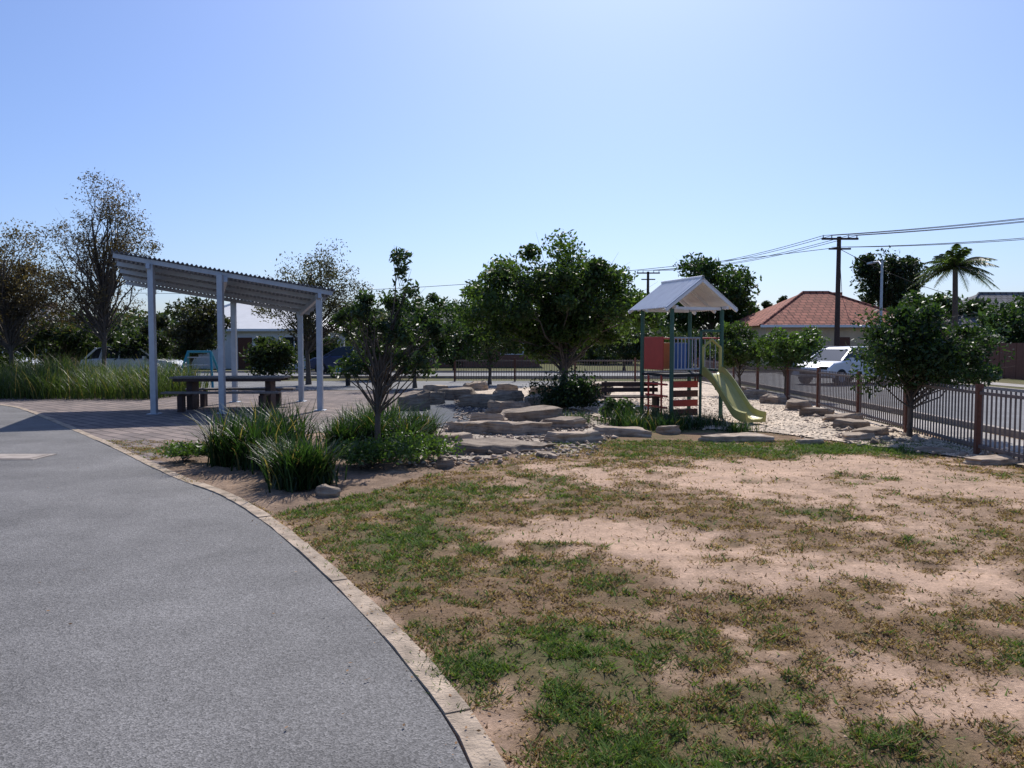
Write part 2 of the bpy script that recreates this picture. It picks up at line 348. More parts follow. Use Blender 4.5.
V,F=quads(np.stack([px,d,zz],1),.010,rng,.5,.9);cc=np.repeat(np.array([.24,.14,.075])*(.4+1.2*rng.random(n))[:,None],4,0)
npmesh('leaf_litter',V,F,[M_grass],cc)
def stones(name,n,P,s0,s1,c,seed,onz=.015):
    r=np.random.default_rng(seed);Pa=np.array(P);x=r.uniform(Pa[:,0].min(),Pa[:,0].max(),n*3);y=r.uniform(Pa[:,1].min(),Pa[:,1].max(),n*3)
    k=inpoly(x,y,P);x=x[k][:n];y=y[k][:n];n=len(x)
    O=np.array([(1,0,0),(0,1,0),(-1,0,0),(0,-1,0),(0,0,1),(0,0,-1)],float)
    s=s0+(s1-s0)*r.random(n)**3;D=O[None]*(s[:,None,None])*(.6+.6*r.random((n,6,1)));D+=r.normal(size=(n,6,3))*s[:,None,None]*.18;D[:,:,2]*=.6
    a=r.random(n)*6.28;ca,sa=np.cos(a)[:,None],np.sin(a)[:,None]
    X=D[:,:,0]*ca-D[:,:,1]*sa+x[:,None];Y=D[:,:,0]*sa+D[:,:,1]*ca+y[:,None];Z=D[:,:,2]+onz+s[:,None]*.15
    T=np.array([(0,1,4),(1,2,4),(2,3,4),(3,0,4),(1,0,5),(2,1,5),(3,2,5),(0,3,5)])
    F=(np.arange(n)[:,None,None]*6+T[None]).reshape(-1,3)
    C=np.repeat(np.array(c)[None]*(.35+1.1*r.random(n))[:,None],6,0)
    return npmesh(name,np.stack([X,Y,Z],2).reshape(-1,3),F,[M_stone],C)
stones('creek_stones',5000,[(-2.3,13.5),(-2.0,10.4),(-.9,9.9),(1.1,11.0),(1.8,13.2),(2.0,15.5),(1.5,19),(-.2,24),(-1.8,24),(-1.2,16)],.012,.07,(.38,.30,.235),5)
stones('pebble_gravel_stones',8000,[(6.9,10.2),(5.3,12.4),(4.5,13.8),(2.4,15.0),(1.6,18),(-.2,19.5),(3,24),(7.6,24),(7.6,20)],.010,.034,(.48,.385,.29),6,.018)
stones('loose_rubble',130,[(7.1,9.6),(5.3,12.2),(5.9,14.5),(6.6,19),(7.5,19)],.05,.14,(.34,.27,.21),8)
stones('soil_clods',1500,[(-.2,2.6),(-1.6,6.4),(-2.3,7.6),(0,9.6),(7,11.5),(7,6),(3,2.6)],.003,.014,(.42,.29,.2),9,.005)
def hull(c,d,seed,m,name):
    r=random.Random(seed);bm=bmesh.new()
    k=r.randint(5,8);ang=[(i+r.uniform(-.38,.38))*2*math.pi/k for i in range(k)];rad=[r.uniform(.68,1.12) for _ in ang]
    tx,ty=r.uniform(-.2,.2),r.uniform(-.15,.15)
    def ring(s,z,jit):
        return [bm.verts.new((math.cos(a)*q*s*d[0]/2*(1+r.uniform(-jit,jit)),math.sin(a)*q*s*d[1]/2*(1+r.uniform(-jit,jit)),z*d[2]/2*(1+tx*math.cos(a)+ty*math.sin(a) if z>0 else 1)+r.uniform(-.06,.06)*d[2])) for a,q in zip(ang,rad)]
    R=[ring(1.0,-1,.03),ring(1.02,-.1,.08),ring(.98,.3,.08),ring(.95,.85,.07),ring(.84,1,.08)]
    bm.faces.new(R[0][::-1])
    for A,B in zip(R[:-1],R[1:]):
        for i in range(k):bm.faces.new((A[i],A[(i+1)%k],B[(i+1)%k],B[i]))
    bm.faces.new(R[-1])
    bmesh.ops.triangulate(bm,faces=[f for f in bm.faces if len(f.verts)>4])
    bmesh.ops.subdivide_edges(bm,edges=bm.edges[:],cuts=2,use_grid_fill=True)
    sx=seed*3.7
    for v in bm.verts:
        q=v.co*3.5+Vector((sx,0,0))
        w=mn.noise_vector(q)*.07*(.4+d[0]/2);w.z*=.3+d[2]*.5
        v.co+=w+mn.noise_vector(q*3.1)*.014
    me=bpy.data.meshes.new(name);bm.to_mesh(me);bm.free();me.materials.append(m)
    ob=bpy.data.objects.new(name,me);COL.objects.link(ob);ob.location=c;ob.rotation_euler=(r.uniform(-.05,.07),r.uniform(-.07,.07),r.uniform(-.5,.5))
    return ob
RK=[(-2.5,18.9,1.1,.9,.5),(-2.2,20.9,.9,.6,.4),(-.2,14.0,1.9,1.0,.24),(.45,16.1,1.5,.9,.32),(-1.6,22.4,1.4,.7,.4),(-2.4,24.3,1.0,.7,.4),(-.05,11.6,2.0,.9,.16),(1.0,12.7,1.1,.6,.2),(-.95,12.7,.8,.5,.16),(-.5,15.4,1.0,.5,.28),
(-.1,17.7,1.6,.8,.36),(-.7,19.7,1.4,.7,.4),(.7,19.2,1.3,.8,.4),(-.2,21.8,1.2,.6,.35),(1.0,14.7,.9,.5,.24),(2.0,13.6,1.1,.5,.16),(2.8,13.9,.5,.4,.16),(3.8,12.8,1.3,.5,.12),(4.8,12.4,.6,.4,.1),
(7.0,18.8,.9,.6,.3),(7.15,20.9,.8,.6,.3),(6.85,17.2,.8,.5,.22),(6.9,15.9,1.1,.5,.2),(6.5,14.7,.9,.5,.2),(6.35,13.6,.9,.5,.15),(5.8,12.9,.6,.4,.14),(6.3,11.4,.7,.35,.1),(6.55,10.3,.9,.4,.12),(7.3,22.9,.8,.6,.3),(7.25,25,.8,.6,.3),(7.5,27,.8,.6,.3),
(-1.95,8.15,.3,.2,.12),(-.9,10.1,.35,.25,.1),(.5,10.8,.4,.25,.1),(-1.1,11.3,.6,.35,.14),(1.6,20.8,1.2,.7,.36),(2.5,22.9,.9,.7,.35),(1.1,24.5,1.1,.7,.35),(3,25.8,.8,.6,.35),(-.2,25.8,.9,.6,.35),(-1.3,27,1,.6,.35),(4.4,27.8,.8,.6,.3)]
for i,(a,b_,w,dd,h) in enumerate(RK):hull((a,b_,h*.33),(w,dd,h),i+10,M_rock,'sandstone_rock')
# ------------------------------------------------------------ trees
def tree(name,base,th,tr,blobs,nc,nl,leaf,cA,cB,cr,seed,lean=(0,0),asp=.45,twig=.012,flat=0,b0=.35,stems=1,barkc=(.10,.08,.065),sig=1.5):
    r=np.random.default_rng(seed);rr=random.Random(seed);VV=[];FF=[];CC=[];MI=[];o=0
    def put(V,F,c,mi):
        nonlocal o
        V=np.asarray([tuple(q) for q in V]) if not isinstance(V,np.ndarray) else V
        VV.append(V);FF.append(np.asarray(F)+o);MI.append(np.full(len(F),mi));CC.append(np.broadcast_to(c,V.shape) if np.ndim(c)==1 else c);o+=len(V)
    trunks=[]
    for s in range(stems):
        sx=lean[0]+(rr.uniform(-.5,.5)*th*.3 if stems>1 else 0);sy=lean[1]+(rr.uniform(-.5,.5)*th*.3 if stems>1 else 0)
        P=[];R=[]
        n=9
        for k in range(n):
            t=k/(n-1);P.append(Vector((sx*t*t+math.sin(t*5+seed+s)*.03*th*t,sy*t*t+math.cos(t*4+seed)*.03*th*t,-.05+(th+.05)*t)))
            R.append(tr*(1-.72*t)*(1.35 if k==0 else 1))
        V,F=tube(P,R,8);put(V,F,np.array(barkc),0);trunks.append((P,R))
    W=np.array([b[3]*b[4]*b[5] for b in blobs]);W=W/W.sum()
    bi=r.choice(len(blobs),nc,p=W);C=[]
    for i in range(nc):
        b=blobs[bi[i]] if i>=len(blobs)*2 else blobs[i%len(blobs)];v=r.normal(size=3);v/=np.linalg.norm(v);q=v*(r.random()**.42)
        C.append((b[0]+q[0]*b[3],b[1]+q[1]*b[4],b[2]+q[2]*b[5]))
    for i,c in enumerate(C):
        P,R=trunks[i%stems];zt=min(max(c[2]*.75-.15*th,th*b0),th)
        zt*=rr.uniform(.8,1);f=min(max(zt/th,0),1)*(len(P)-1);k=int(min(f,len(P)-2));st=P[k].lerp(P[k+1],f-k);c_=Vector(c);l=(c_-st).length
        m1=st.lerp(c_,.35)+Vector((rr.uniform(-1,1),rr.uniform(-1,1),rr.uniform(-.2,1)))*l*.13
        m2=st.lerp(c_,.7)+Vector((rr.uniform(-1,1),rr.uniform(-1,1),rr.uniform(0,1)))*l*.1
        r0=min(R[k]*.5,.010*l+twig)
        V,F=tube([st,m1,m2,c_],[r0,r0*.7,r0*.45,twig*.3],5);put(V,F,np.array(barkc),0)
        for j in range(2):
            e_=c_+Vector((rr.gauss(0,1),rr.gauss(0,1),rr.gauss(.2,1)))*cr
            V,F=tube([m2,m2.lerp(e_,.5)+Vector((0,0,.05*l)),e_],[twig*.6,twig*.4,twig*.15],4);put(V,F,np.array(barkc),0)
    C=np.array(C);ci=r.integers(0,nc,nl);szs=cr*(.55+.9*r.random(nc))
    off=r.normal(size=(nl,3));off/=np.linalg.norm(off,axis=1)[:,None];off*=(r.random(nl)**.5*sig)[:,None];off[:,2]*=.75
    pts=C[ci]+off*szs[ci][:,None]
    kk=pts[:,2]>.12;pts=pts[kk];ci=ci[kk];m=len(pts)
    V,F=quads(pts,leaf,r,asp,flat)
    t=(r.random(nc)[ci]*.6+r.random(m)*.4)[:,None];cc=(np.array(cA)*(1-t)+np.array(cB)*t)*(.7+.6*r.random(m))[:,None]
    put(V,F,np.repeat(cc,4,0),1)
    ob=npmesh(name,np.concatenate(VV),np.concatenate(FF),[M_bark,M_leaf],np.concatenate(CC),np.concatenate(MI));ob.location=base
    return ob
DG=(.020,.038,.014);MG=(.045,.085,.022);LG=(.085,.14,.03)
tree('leafy_tree',(1.55,22.2,0),2.6,.12,[(-.3,0,2.9,2.2,1.9,1.3),(1.0,0,2.6,1.5,1.3,1.0),(-1.7,0,2.7,1.2,1.2,1.1),(.1,0,3.9,1.3,1.1,.75),(-.3,.2,2.0,1.9,1.5,.55)],110,38000,.068,DG,LG,.36,4,b0=.3,stems=1)
tree('young_tree',(-1.95,11.1,0),2.4,.05,[(.0,0,1.85,.6,.5,.45),(.5,0,1.55,.45,.4,.4),(.35,0,2.2,.22,.2,.4),(-.3,0,1.35,.3,.3,.25),(.85,0,2.0,.10,.15,.3),(.40,0,2.55,.06,.06,.3),(.36,0,2.8,.03,.03,.15),(-.2,0,2.15,.2,.2,.2)],54,4900,.045,(.014,.028,.012),(.05,.085,.03),.105,9,lean=(.35,0),asp=.36,twig=.007,b0=.3,stems=1,sig=1.5)
tree('round_crown_tree',(6.9,13.3,0),1.3,.05,[(.15,0,1.55,1.15,1.1,.75),(.4,0,1.25,1.0,1.0,.4),(-.3,0,1.75,.6,.6,.45)],80,20000,.042,(.014,.028,.011),(.045,.085,.026),.22,12,b0=.4)
tree('fruit_tree',(7.2,24.3,0),1.3,.05,[(-.05,0,1.55,.85,.8,.7)],35,6500,.055,DG,LG,.22,21)
tree('fruit_tree',(7.9,22.2,0),1.2,.05,[(0,0,1.4,.8,.8,.6),(.4,0,1.7,.6,.5,.45)],35,6500,.055,MG,LG,.22,22)
SP=(.045,.042,.028);SP2=(.12,.08,.045)
tree('sparse_gum_tree',(-14.6,27.5,0),6.0,.10,[(-.3,0,4.4,1.9,1.6,2.0),(.2,0,6.1,1.2,1.1,1.5),(-1.2,0,3.2,1.3,1.2,1),(1.0,0,5.2,.9,.9,.8)],120,14000,.05,SP,SP2,.30,31,asp=.34,twig=.008,sig=1.9)
tree('sparse_gum_tree',(-17.9,27.5,0),4.6,.09,[(0,0,3.9,1.9,1.4,1.9),(-1.0,0,2.6,1.3,1,1),(1.2,0,3.2,1.2,1,1)],100,15000,.055,SP,SP2,.32,32,asp=.36,twig=.008,sig=1.8)
tree('sparse_gum_tree',(-20.8,30,0),4.6,.10,[(0,0,3.7,2.2,1.4,1.8),(0,0,2.3,1.8,1,.9)],90,13000,.06,SP,SP2,.35,33,asp=.4,twig=.008,sig=1.8)
tree('sparse_gum_tree',(-8.2,31,0),4.6,.10,[(0,0,3.4,2.3,1.6,1.6),(.4,0,4.9,1.4,1,.8),(1.8,0,2.9,1.2,1,1.1)],100,15000,.055,SP,(.09,.085,.04),.33,34,asp=.4,twig=.008,sig=1.8)
tree('garden_tree',(-14.4,34.5,0),2.4,.1,[(0,0,2.4,1.9,1.4,1.4)],45,7000,.09,DG,(.055,.05,.028),.35,35)
tree('garden_tree',(-3.6,28.5,0),2.2,.08,[(0,0,2.5,1.4,1.3,1.2),(1.0,0,2.0,1.0,1,.8)],50,8500,.07,DG,MG,.28,36)
tree('garden_tree',(-.9,31,0),2.2,.08,[(0,0,2.6,1.7,1.3,1.5)],55,9500,.08,DG,MG,.3,37)
for i,(a,b_,h,w) in enumerate([(-24,35,3.4,2.2),(-20.5,35.4,3.0,2.0),(-17.4,35.6,2.4,1.6),(-27.5,34,4.2,2.4),(-11.2,36,1.9,1.1),(-5.8,35.5,2.5,1.5),(-7.4,48,3.4,2.0),(-20.5,47.5,3.4,2.2),(-25,48,3.6,2.4),(-31,47,3.8,2.6),(-12.2,49,2.2,1.3),(3.0,47,3.0,1.9),(-3.6,48,3.0,1.9),(7.0,48,3.0,2.2),(11.0,49,2.4,1.8)]):
    tree('garden_tree',(a,b_,0),h*.6,.1,[(0,0,h*.58,w,w*.8,h*.42)],45,6500,.10,DG,(.055,.075,.03),.4,200+i)
tree('large_tree',(15.5,60,0),5,.35,[(0,0,5.7,3.4,3,2.6),(-1.8,0,4.2,2,2,1.8),(2,0,4.6,2,2,2)],80,12000,.18,DG,MG,.75,41)
tree('large_tree',(10,66,0),4,.3,[(0,0,4.4,3,2.5,2),(-2.5,0,3.6,2.5,2,1.6)],60,8000,.2,DG,MG,.75,42)
tree('large_tree',(33,68,0),5.8,.35,[(0,0,7.8,2.8,2.3,2.2),(0,0,5.4,2.4,2,1.6)],70,11000,.17,(.018,.03,.016),(.035,.055,.02),.65,43)
tree('large_tree',(31,56,0),3.5,.25,[(-1.5,0,3.9,2.2,2,1.5),(1.8,0,3.4,2,2,1.6)],50,6500,.18,DG,MG,.6,44)
tree('large_tree',(26.5,40,0),2.2,.15,[(0,0,2.6,2.0,1.6,1.4),(-1.3,0,2.0,1.4,1.2,1.1)],50,7000,.12,DG,MG,.4,45)
for i,xx in enumerate((19.2,20.5,21.7)):
    tree('cypress_tree',(xx,62,0),4.2,.12,[(0,0,3.4+.3*(i%2),.45,.45,2.4)],22,2400,.12,(.015,.028,.014),(.03,.05,.02),.22,50+i)
r=np.random.default_rng(77);PT=[];CCo=[]
for i in range(320):
    cx=r.uniform(-100,100);cy=r.uniform(64,88)
    h=r.uniform(2,3) if 12<cx*50/cy<24 else r.uniform(2.2,5.4)
    if -22<cx*58/cy<-14:h=min(h,3.4)
    m=260;v=r.normal(size=(m,3));v/=np.linalg.norm(v,axis=1)[:,None];v*=(r.random(m)**.4)[:,None]
    w=r.uniform(1.6,3.4);PT.append(np.array([cx,cy,h*.5])+v*np.array([w,w,h*.55]))
    t=r.random();CCo.append((np.array(DG)*(1-t)+np.array((.06,.085,.035))*t)[None]*(.7+.6*r.random(m))[:,None])
PT=np.concatenate(PT);CCo=np.concatenate(CCo);k=PT[:,2]>0
V,F=quads(PT[k],.34,r,.6);npmesh('distant_trees',V,F,[M_leaf],np.repeat(CCo[k],4,0))
def shrub(name,base,rx,ry,h,n,leaf,cA,cB,seed):
    return tree(name,base,h*.5,.02,[(0,0,h*.5,rx*.8,ry*.8,h*.42)],max(14,int(n/160)),n,leaf,cA,cB,.16*max(rx,.5)/.6,seed,twig=.006)
shrub('dark_shrub',(1.35,18.6,0),.95,.6,.8,6500,.045,(.012,.024,.010),(.03,.06,.018),61)
shrub('low_shrub',(-1.3,10.5,0),.7,.5,.3,4500,.026,MG,LG,62)
shrub('low_shrub',(-1.85,9.9,0),.75,.45,.30,5500,.026,MG,LG,63)
shrub('low_shrub',(-4.45,10.35,0),.5,.35,.22,3500,.025,MG,LG,64)
shrub('dark_shrub',(2.3,16.0,0),.5,.4,.5,2500,.04,DG,MG,65)
def strappy(name,base,n,L0,W0,spread,cA,cB,seed,area=None):
    r=np.random.default_rng(seed);K=5;
    if area is None:bx=r.normal(size=n)*spread;by=r.normal(size=n)*spread
    else:bx=r.uniform(-area[0],area[0],n);by=r.uniform(-area[1],area[1],n)
    a=r.random(n)*6.283;Ln=L0*(.55+.6*r.random(n));out=.2+.65*r.random(n);V=np.zeros((n,K,2,3))
    if area is not None:Ln=Ln*(.55+.9*fbm(bx*.9,by*.9,seed))
    for k in range(K):
        t=k/(K-1);hr=Ln*out*(t**1.5);hz=Ln*(t*(1.0)-.42*out*t**2.6)
        w=W0*(1-t**2*.92)*.5
        cx=bx+np.cos(a)*hr;cy=by+np.sin(a)*hr
        V[:,k,0]=np.stack([cx-np.sin(a)*w,cy+np.cos(a)*w,hz],1);V[:,k,1]=np.stack([cx+np.sin(a)*w,cy-np.cos(a)*w,hz],1)
    F=[];b=np.arange(n)*K*2
    for k in range(K-1):F.append(np.stack([b+2*k,b+2*k+1,b+2*k+3,b+2*k+2],1))
    t=r.random(n)[:,None];c=(np.array(cA)*(1-t)+np.array(cB)*t)*(.7+.6*r.random(n))[:,None]
    dead=r.random(n)<.06;c[dead]=(.22,.17,.08)
    ob=npmesh(name,V.reshape(-1,3),np.concatenate(F),[M_leaf],np.repeat(c,K*2,0));ob.location=base;return ob
GA=(.014,.036,.012);GB=(.04,.078,.022)
for i,(a,b_,s) in enumerate([(-3.75,10.2,1.1),(-3.3,9.9,1.0),(-3.1,10.6,1.15),(-3.55,10.9,1.15),(-2.9,9.5,.7),(-2.42,8.55,.85),(-2.25,8.75,.8),(-2.65,8.9,.7),(-2.5,12.3,.9),(-2.05,12.5,1.1),(-1.5,12.6,.8),(-2.1,11.7,1.05),(-1.6,11.6,.8),(-2.5,11.3,.8)]):
    strappy('strappy_plant',(a,b_,0),360,.78*s,.022,.12*s,GA,GB,100+i)
for i,(a,b_,s) in enumerate([(2.4,14.6,.6),(2.9,14.4,.65),(3.4,14.7,.6),(3.1,15.1,.75),(1.3,15.6,.5),(4.2,14.2,.4),(3.9,15.2,.5),(2.7,15.2,.8),(2.2,15.4,.7)]):
    strappy('tussock_plant',(a,b_,0),240,.62*s,.014,.16,GA,GB,120+i)
strappy('ornamental_grass_bed',(-15.9,24.6,0),10000,1.15,.018,1,(.03,.055,.018),(.085,.12,.035),140,area=(5.5,2.0)).rotation_euler=(0,0,-.05)
strappy('ornamental_grass_bed',(-21,27.5,0),5000,1.3,.02,1,(.03,.055,.018),(.085,.12,.035),141,area=(5.5,1.5))
# ------------------------------------------------------------ shelter
sh=empty('picnic_shelter')
FL=Vector((-9.0,17.4,3.72));FR=Vector((-4.2,18.5,2.92));BL=Vector((-10.6,21.2,3.36));BR=FR+BL-FL
def rp(u,v):return FL+(FR-FL)*u+(BL-FL)*v
nrm=(FR-FL).cross(BL-FL).normalized()
n=560;V=[];
for j in range(2):
    for i in range(n+1):
        u=i/n;V.append(rp(u,j)+nrm*(.022*math.sin(u*50*2*math.pi)))
F=[(i,i+1,n+2+i,n+1+i) for i in range(n)]
mb=MB();mb.add(V,F,M_galvroof);ob=mb.obj('roof_sheet',sh,smooth=True)
sm=ob.modifiers.new('s','SOLIDIFY');sm.thickness=.004
mb=MB()
for v in(.04,.28,.52,.76,.96):mb.beam(rp(.01,v)-nrm*.075,rp(.99,v)-nrm*.075,.06,.10,M_galv)
for u in(.16,.5,.93):mb.beam(rp(u,.02)-nrm*.19,rp(u,.98)-nrm*.19,.08,.12,M_galv)
mb.obj('roof_frame',sh)
mb=MB()
for (a,b_) in[(-8.27,17.75),(-6.75,17.9),(-4.68,18.75),(-5.95,21.7),(-7.75,21.5)]:
    A=np.array([[ (FR-FL).x,(BL-FL).x],[(FR-FL).y,(BL-FL).y]]);uv=np.linalg.solve(A,np.array([a-FL.x,b_-FL.y]));h=rp(*uv).z-.12
    mb.box((a,b_,h/2),(.13,.13,h),M_galv);mb.box((a,b_,.01),(.26,.26,.025),M_galv)
mb.obj('posts',sh,bevel=.01)
pt=empty('picnic_table',(-7.0,19.2,0),.06)
mb=MB()
for k in range(5):mb.box((0,-.32+k*.16,.80),(2.75,.145,.045),M_timber)
for s in(-1,1):
    for k in range(2):mb.box((0,s*(.72+k*.15),.46),(2.75,.135,.045),M_timber)
mb.obj('slats',pt,bevel=.006)
mb=MB()
for xx in(-.95,.95):
    mb.box((xx,0,.37),(.14,.5,.76),M_dktimber);mb.box((xx,0,.40),(.10,1.7,.07),M_dktimber)
    for s in(-1,1):mb.box((xx,s*.79,.19),(.12,.24,.40),M_dktimber)
for s in(-1,1):mb.box((0,s*.37,.74),(2.6,.04,.07),M_dktimber)
mb.obj('frame',pt,bevel=.006)
# ------------------------------------------------------------ play tower
th=math.radians(20);pl=empty('playground_tower',(3.75,17.1,0),th)
S=.62
mb=MB()
for a in(-S,S):
    for b_ in(-S,S):mb.tube([(a,b_,0),(a,b_,2.42)],[.045,.045],M_green,10)
mb.box((0,0,.95),(1.3,1.3,.06),M_black)
mb.obj('posts_and_deck',pl)
mb=MB();ex_=.88;y0=-.82;y1=.82;zr=3.02;ze=2.38
for s in(-1,1):
    a=Vector((0,y0,zr));b_=Vector((s*ex_,y0,ze));c=Vector((s*ex_,y1,ze));d=Vector((0,y1,zr));nv=(b_-a).cross(d-a).normalized();
    if nv.z<0:nv=-nv
    nn=120;V=[]
    for j in range(2):
        for i in range(nn+1):
            t=i/nn;yy=y0+(y1-y0)*t;q=(Vector((0,yy,zr)) if j==0 else Vector((s*ex_,yy,ze)));V.append(q+nv*.014*math.sin(t*18*2*math.pi))
    F=[(i,i+1,nn+2+i,nn+1+i) for i in range(nn)];mb.add(V,F,M_white)
    for yy in(y0+.03,y1-.03,0):mb.beam(Vector((0,yy,zr-.05)),Vector((s*ex_,yy,ze-.05)),.05,.06,M_white)
    mb.beam((s*S,y0,2.40),(s*S,y1,2.40),.05,.06,M_white)
mb.tube([(0,y0,zr+.015),(0,y1,zr+.015)],[.035,.035],M_white,8)
mb.beam((-S,-S,2.38),(S,-S,2.38),.05,.06,M_white);mb.beam((-S,S,2.38),(S,S,2.38),.05,.06,M_white)
mb.obj('gable_roof',pl)
mb=MB()
mb.tube([(-S,-S,1.75),(.1,-S,1.75)],[.02]*2,M_galv);mb.tube([(-S,-S,1.08),(.1,-S,1.08)],[.02]*2,M_galv)
for k in range(8):mb.tube([(-S+.06+k*.09,-S,1.08),(-S+.06+k*.09,-S,1.75)],[.011]*2,M_galv,6)
mb.tube([(.1,-S,0),(.1,-S,1.9)],[.03]*2,M_green);mb.tube([(.1,-S,1.9),(S,-S,1.9)],[.03]*2,M_green)
mb.obj('barrier',pl)
mb=MB()
mb.box((-S,.12,1.42),(.03,.8,.72),M_red)
mb.box((-.2,S,1.35),(.6,.03,.6),M_orange);mb.box((.35,S,1.35),(.4,.035,.6),M_blue)
mb.tube([(-S,S,1.75),(S,S,1.75)],[.02]*2,M_red)
mb.tube([(S,-S,1.75),(S,S,1.75)],[.02]*2,M_red)
for k in range(5):mb.tube([(S,-.4+k*.2,1.05),(S,-.4+k*.2,1.75)],[.011]*2,M_galv,6)
mb.box((S,0,1.05),(.03,1.1,.05),M_green)
mb.obj('panels',pl,bevel=.01)
mb=MB()
for k in range(4):mb.box((-.27,-S+.03,.16+k*.2),(.62,.06,.14),M_red if k%2 else M_rust)
for k in range(3):mb.tube([(-S,-.45,.25+k*.25),(-S,.45,.25+k*.25)],[.022]*2,M_red)
mb.tube([(-S-.02,-.25,.0),(-S-.02,-.25,.95)],[.022]*2,M_red);mb.tube([(-S-.02,.3,.0),(-S-.02,.3,.95)],[.022]*2,M_red)
mb.obj('climbing_ladder',pl)
mb=MB();prof=[(-S,.98),(-S-.15,.97),(-S-.45,.78),(-S-.8,.48),(-S-1.1,.22),(-S-1.35,.14),(-S-1.55,.13)]
sp=spline([(0,a,b_) for a,b_ in prof],.08);V=[];
cs=[(-.25,.13),(-.22,.15),(-.19,.04),(-.10,0),(.10,0),(.19,.04),(.22,.15),(.25,.13),(.23,-.06),(-.23,-.06)]
for q in sp:
    for a,b_ in cs:V.append(Vector((.36+a,q.y,q.z+b_)))
nn=len(cs);F=[(i*nn+j,i*nn+(j+1)%nn,(i+1)*nn+(j+1)%nn,(i+1)*nn+j) for i in range(len(sp)-1) for j in range(nn)]
F.append(list(range(nn)));F.append([(len(sp)-1)*nn+j for j in range(nn)][::-1])
mb.add(V,F,M_slide);mb.tube([(.36,-S-1.4,0),(.36,-S-1.4,.1)],[.04]*2,M_galv)
mb.tube([(.14,-S-.02,.95),(.14,-S-.02,1.55),(.36,-S-.02,1.72),(.58,-S-.02,1.55),(.58,-S-.02,.95)],[.035]*5,M_slide)
mb.obj('slide',pl,smooth=False)
be=empty('park_bench',(2.7,17.3,0),.05);mb=MB()
for k in range(4):mb.box((0,-.18+k*.12,.44),(1.3,.1,.04),M_dktimber)
for k in range(2):mb.box((0,.25,.58+k*.13),(1.3,.03,.1),M_dktimber)
for xx in(-.55,.55):
    mb.box((xx,0,.21),(.06,.42,.41),M_black);mb.box((xx,.28,.42),(.05,.04,.72),M_black)
mb.obj('slats_and_legs',be,bevel=.005)
cf=empty('climbing_frame',(-11.6,28.6,0));mb=MB()
for a in(-.7,.7):
    mb.tube([(a,-.6,0),(a*.6,0,1.35)],[.045]*2,M_teal);mb.tube([(a,.6,0),(a*.6,0,1.35)],[.045]*2,M_teal)
mb.tube([(-.45,0,1.35),(.45,0,1.35)],[.045]*2,M_teal)
for k in range(4):mb.tube([(-.64+k*.06,-.48+k*.13,.3+k*.28),(.64-k*.06,-.48+k*.13,.3+k*.28)],[.02]*2,M_galv)
mb.obj('bars',cf)
cf=empty('spring_rocker',(-6.4,30,0));mb=MB();mb.tube([(0,0,0),(0,0,.5)],[.1,.1],M_black);mb.box((0,0,.62),(.9,.25,.16),M_teal);mb.box((.3,0,.85),(.12,.1,.5),M_teal);mb.obj('body',cf,bevel=.03)
# ------------------------------------------------------------ fences
def fence(name,P,sp_=2.6,h=.98,gap=.11):
    f=empty(name);mp_=MB();mr_=MB()
    for a,b_ in zip(P[:-1],P[1:]):
        a=Vector((*a,0));b_=Vector((*b_,0));d=b_-a;L1=d.length;t=d/L1;n=max(1,round(L1/sp_));ang=math.atan2(t.y,t.x);R=Matrix.Rotation(ang,3,'Z')
        for k in range(n+1):
            q=a+d*(k/n);mp_.box(q+Vector((0,0,.52)),(.08,.08,1.04),M_rust,R)
        for zz in(.14,h-.07):mr_.beam(a+Vector((0,0,zz)),b_+Vector((0,0,zz)),.04,.045,M_picket)
        s=.1
        while s<L1-.05:
            q=a+t*s;mr_.box(q+Vector((0,0,.07+(h-.07)/2)),(.02,.018,h-.07),M_picket,R);s+=gap
    mp_.obj('posts',f);mr_.obj('rails_and_pickets',f)
fence('metal_fence',[(6.5,5.3),(6.75,11.1),(7.4,16.4),(7.9,22),(8.1,33.5)])
fence('metal_fence',[(8.0,33.6),(-2.5,33.6)])
mb=MB()
for k in range(30):mb.box((23.5+random.uniform(-.01,.01),26+k*.42,.85),(.04,.40,1.7+random.uniform(-.03,.03)),M_rust)
mb.obj('paling_fence')
mb=MB();mb.box((34,46,.6),(14,.1,1.2),M_cream);mb.obj('front_wall')
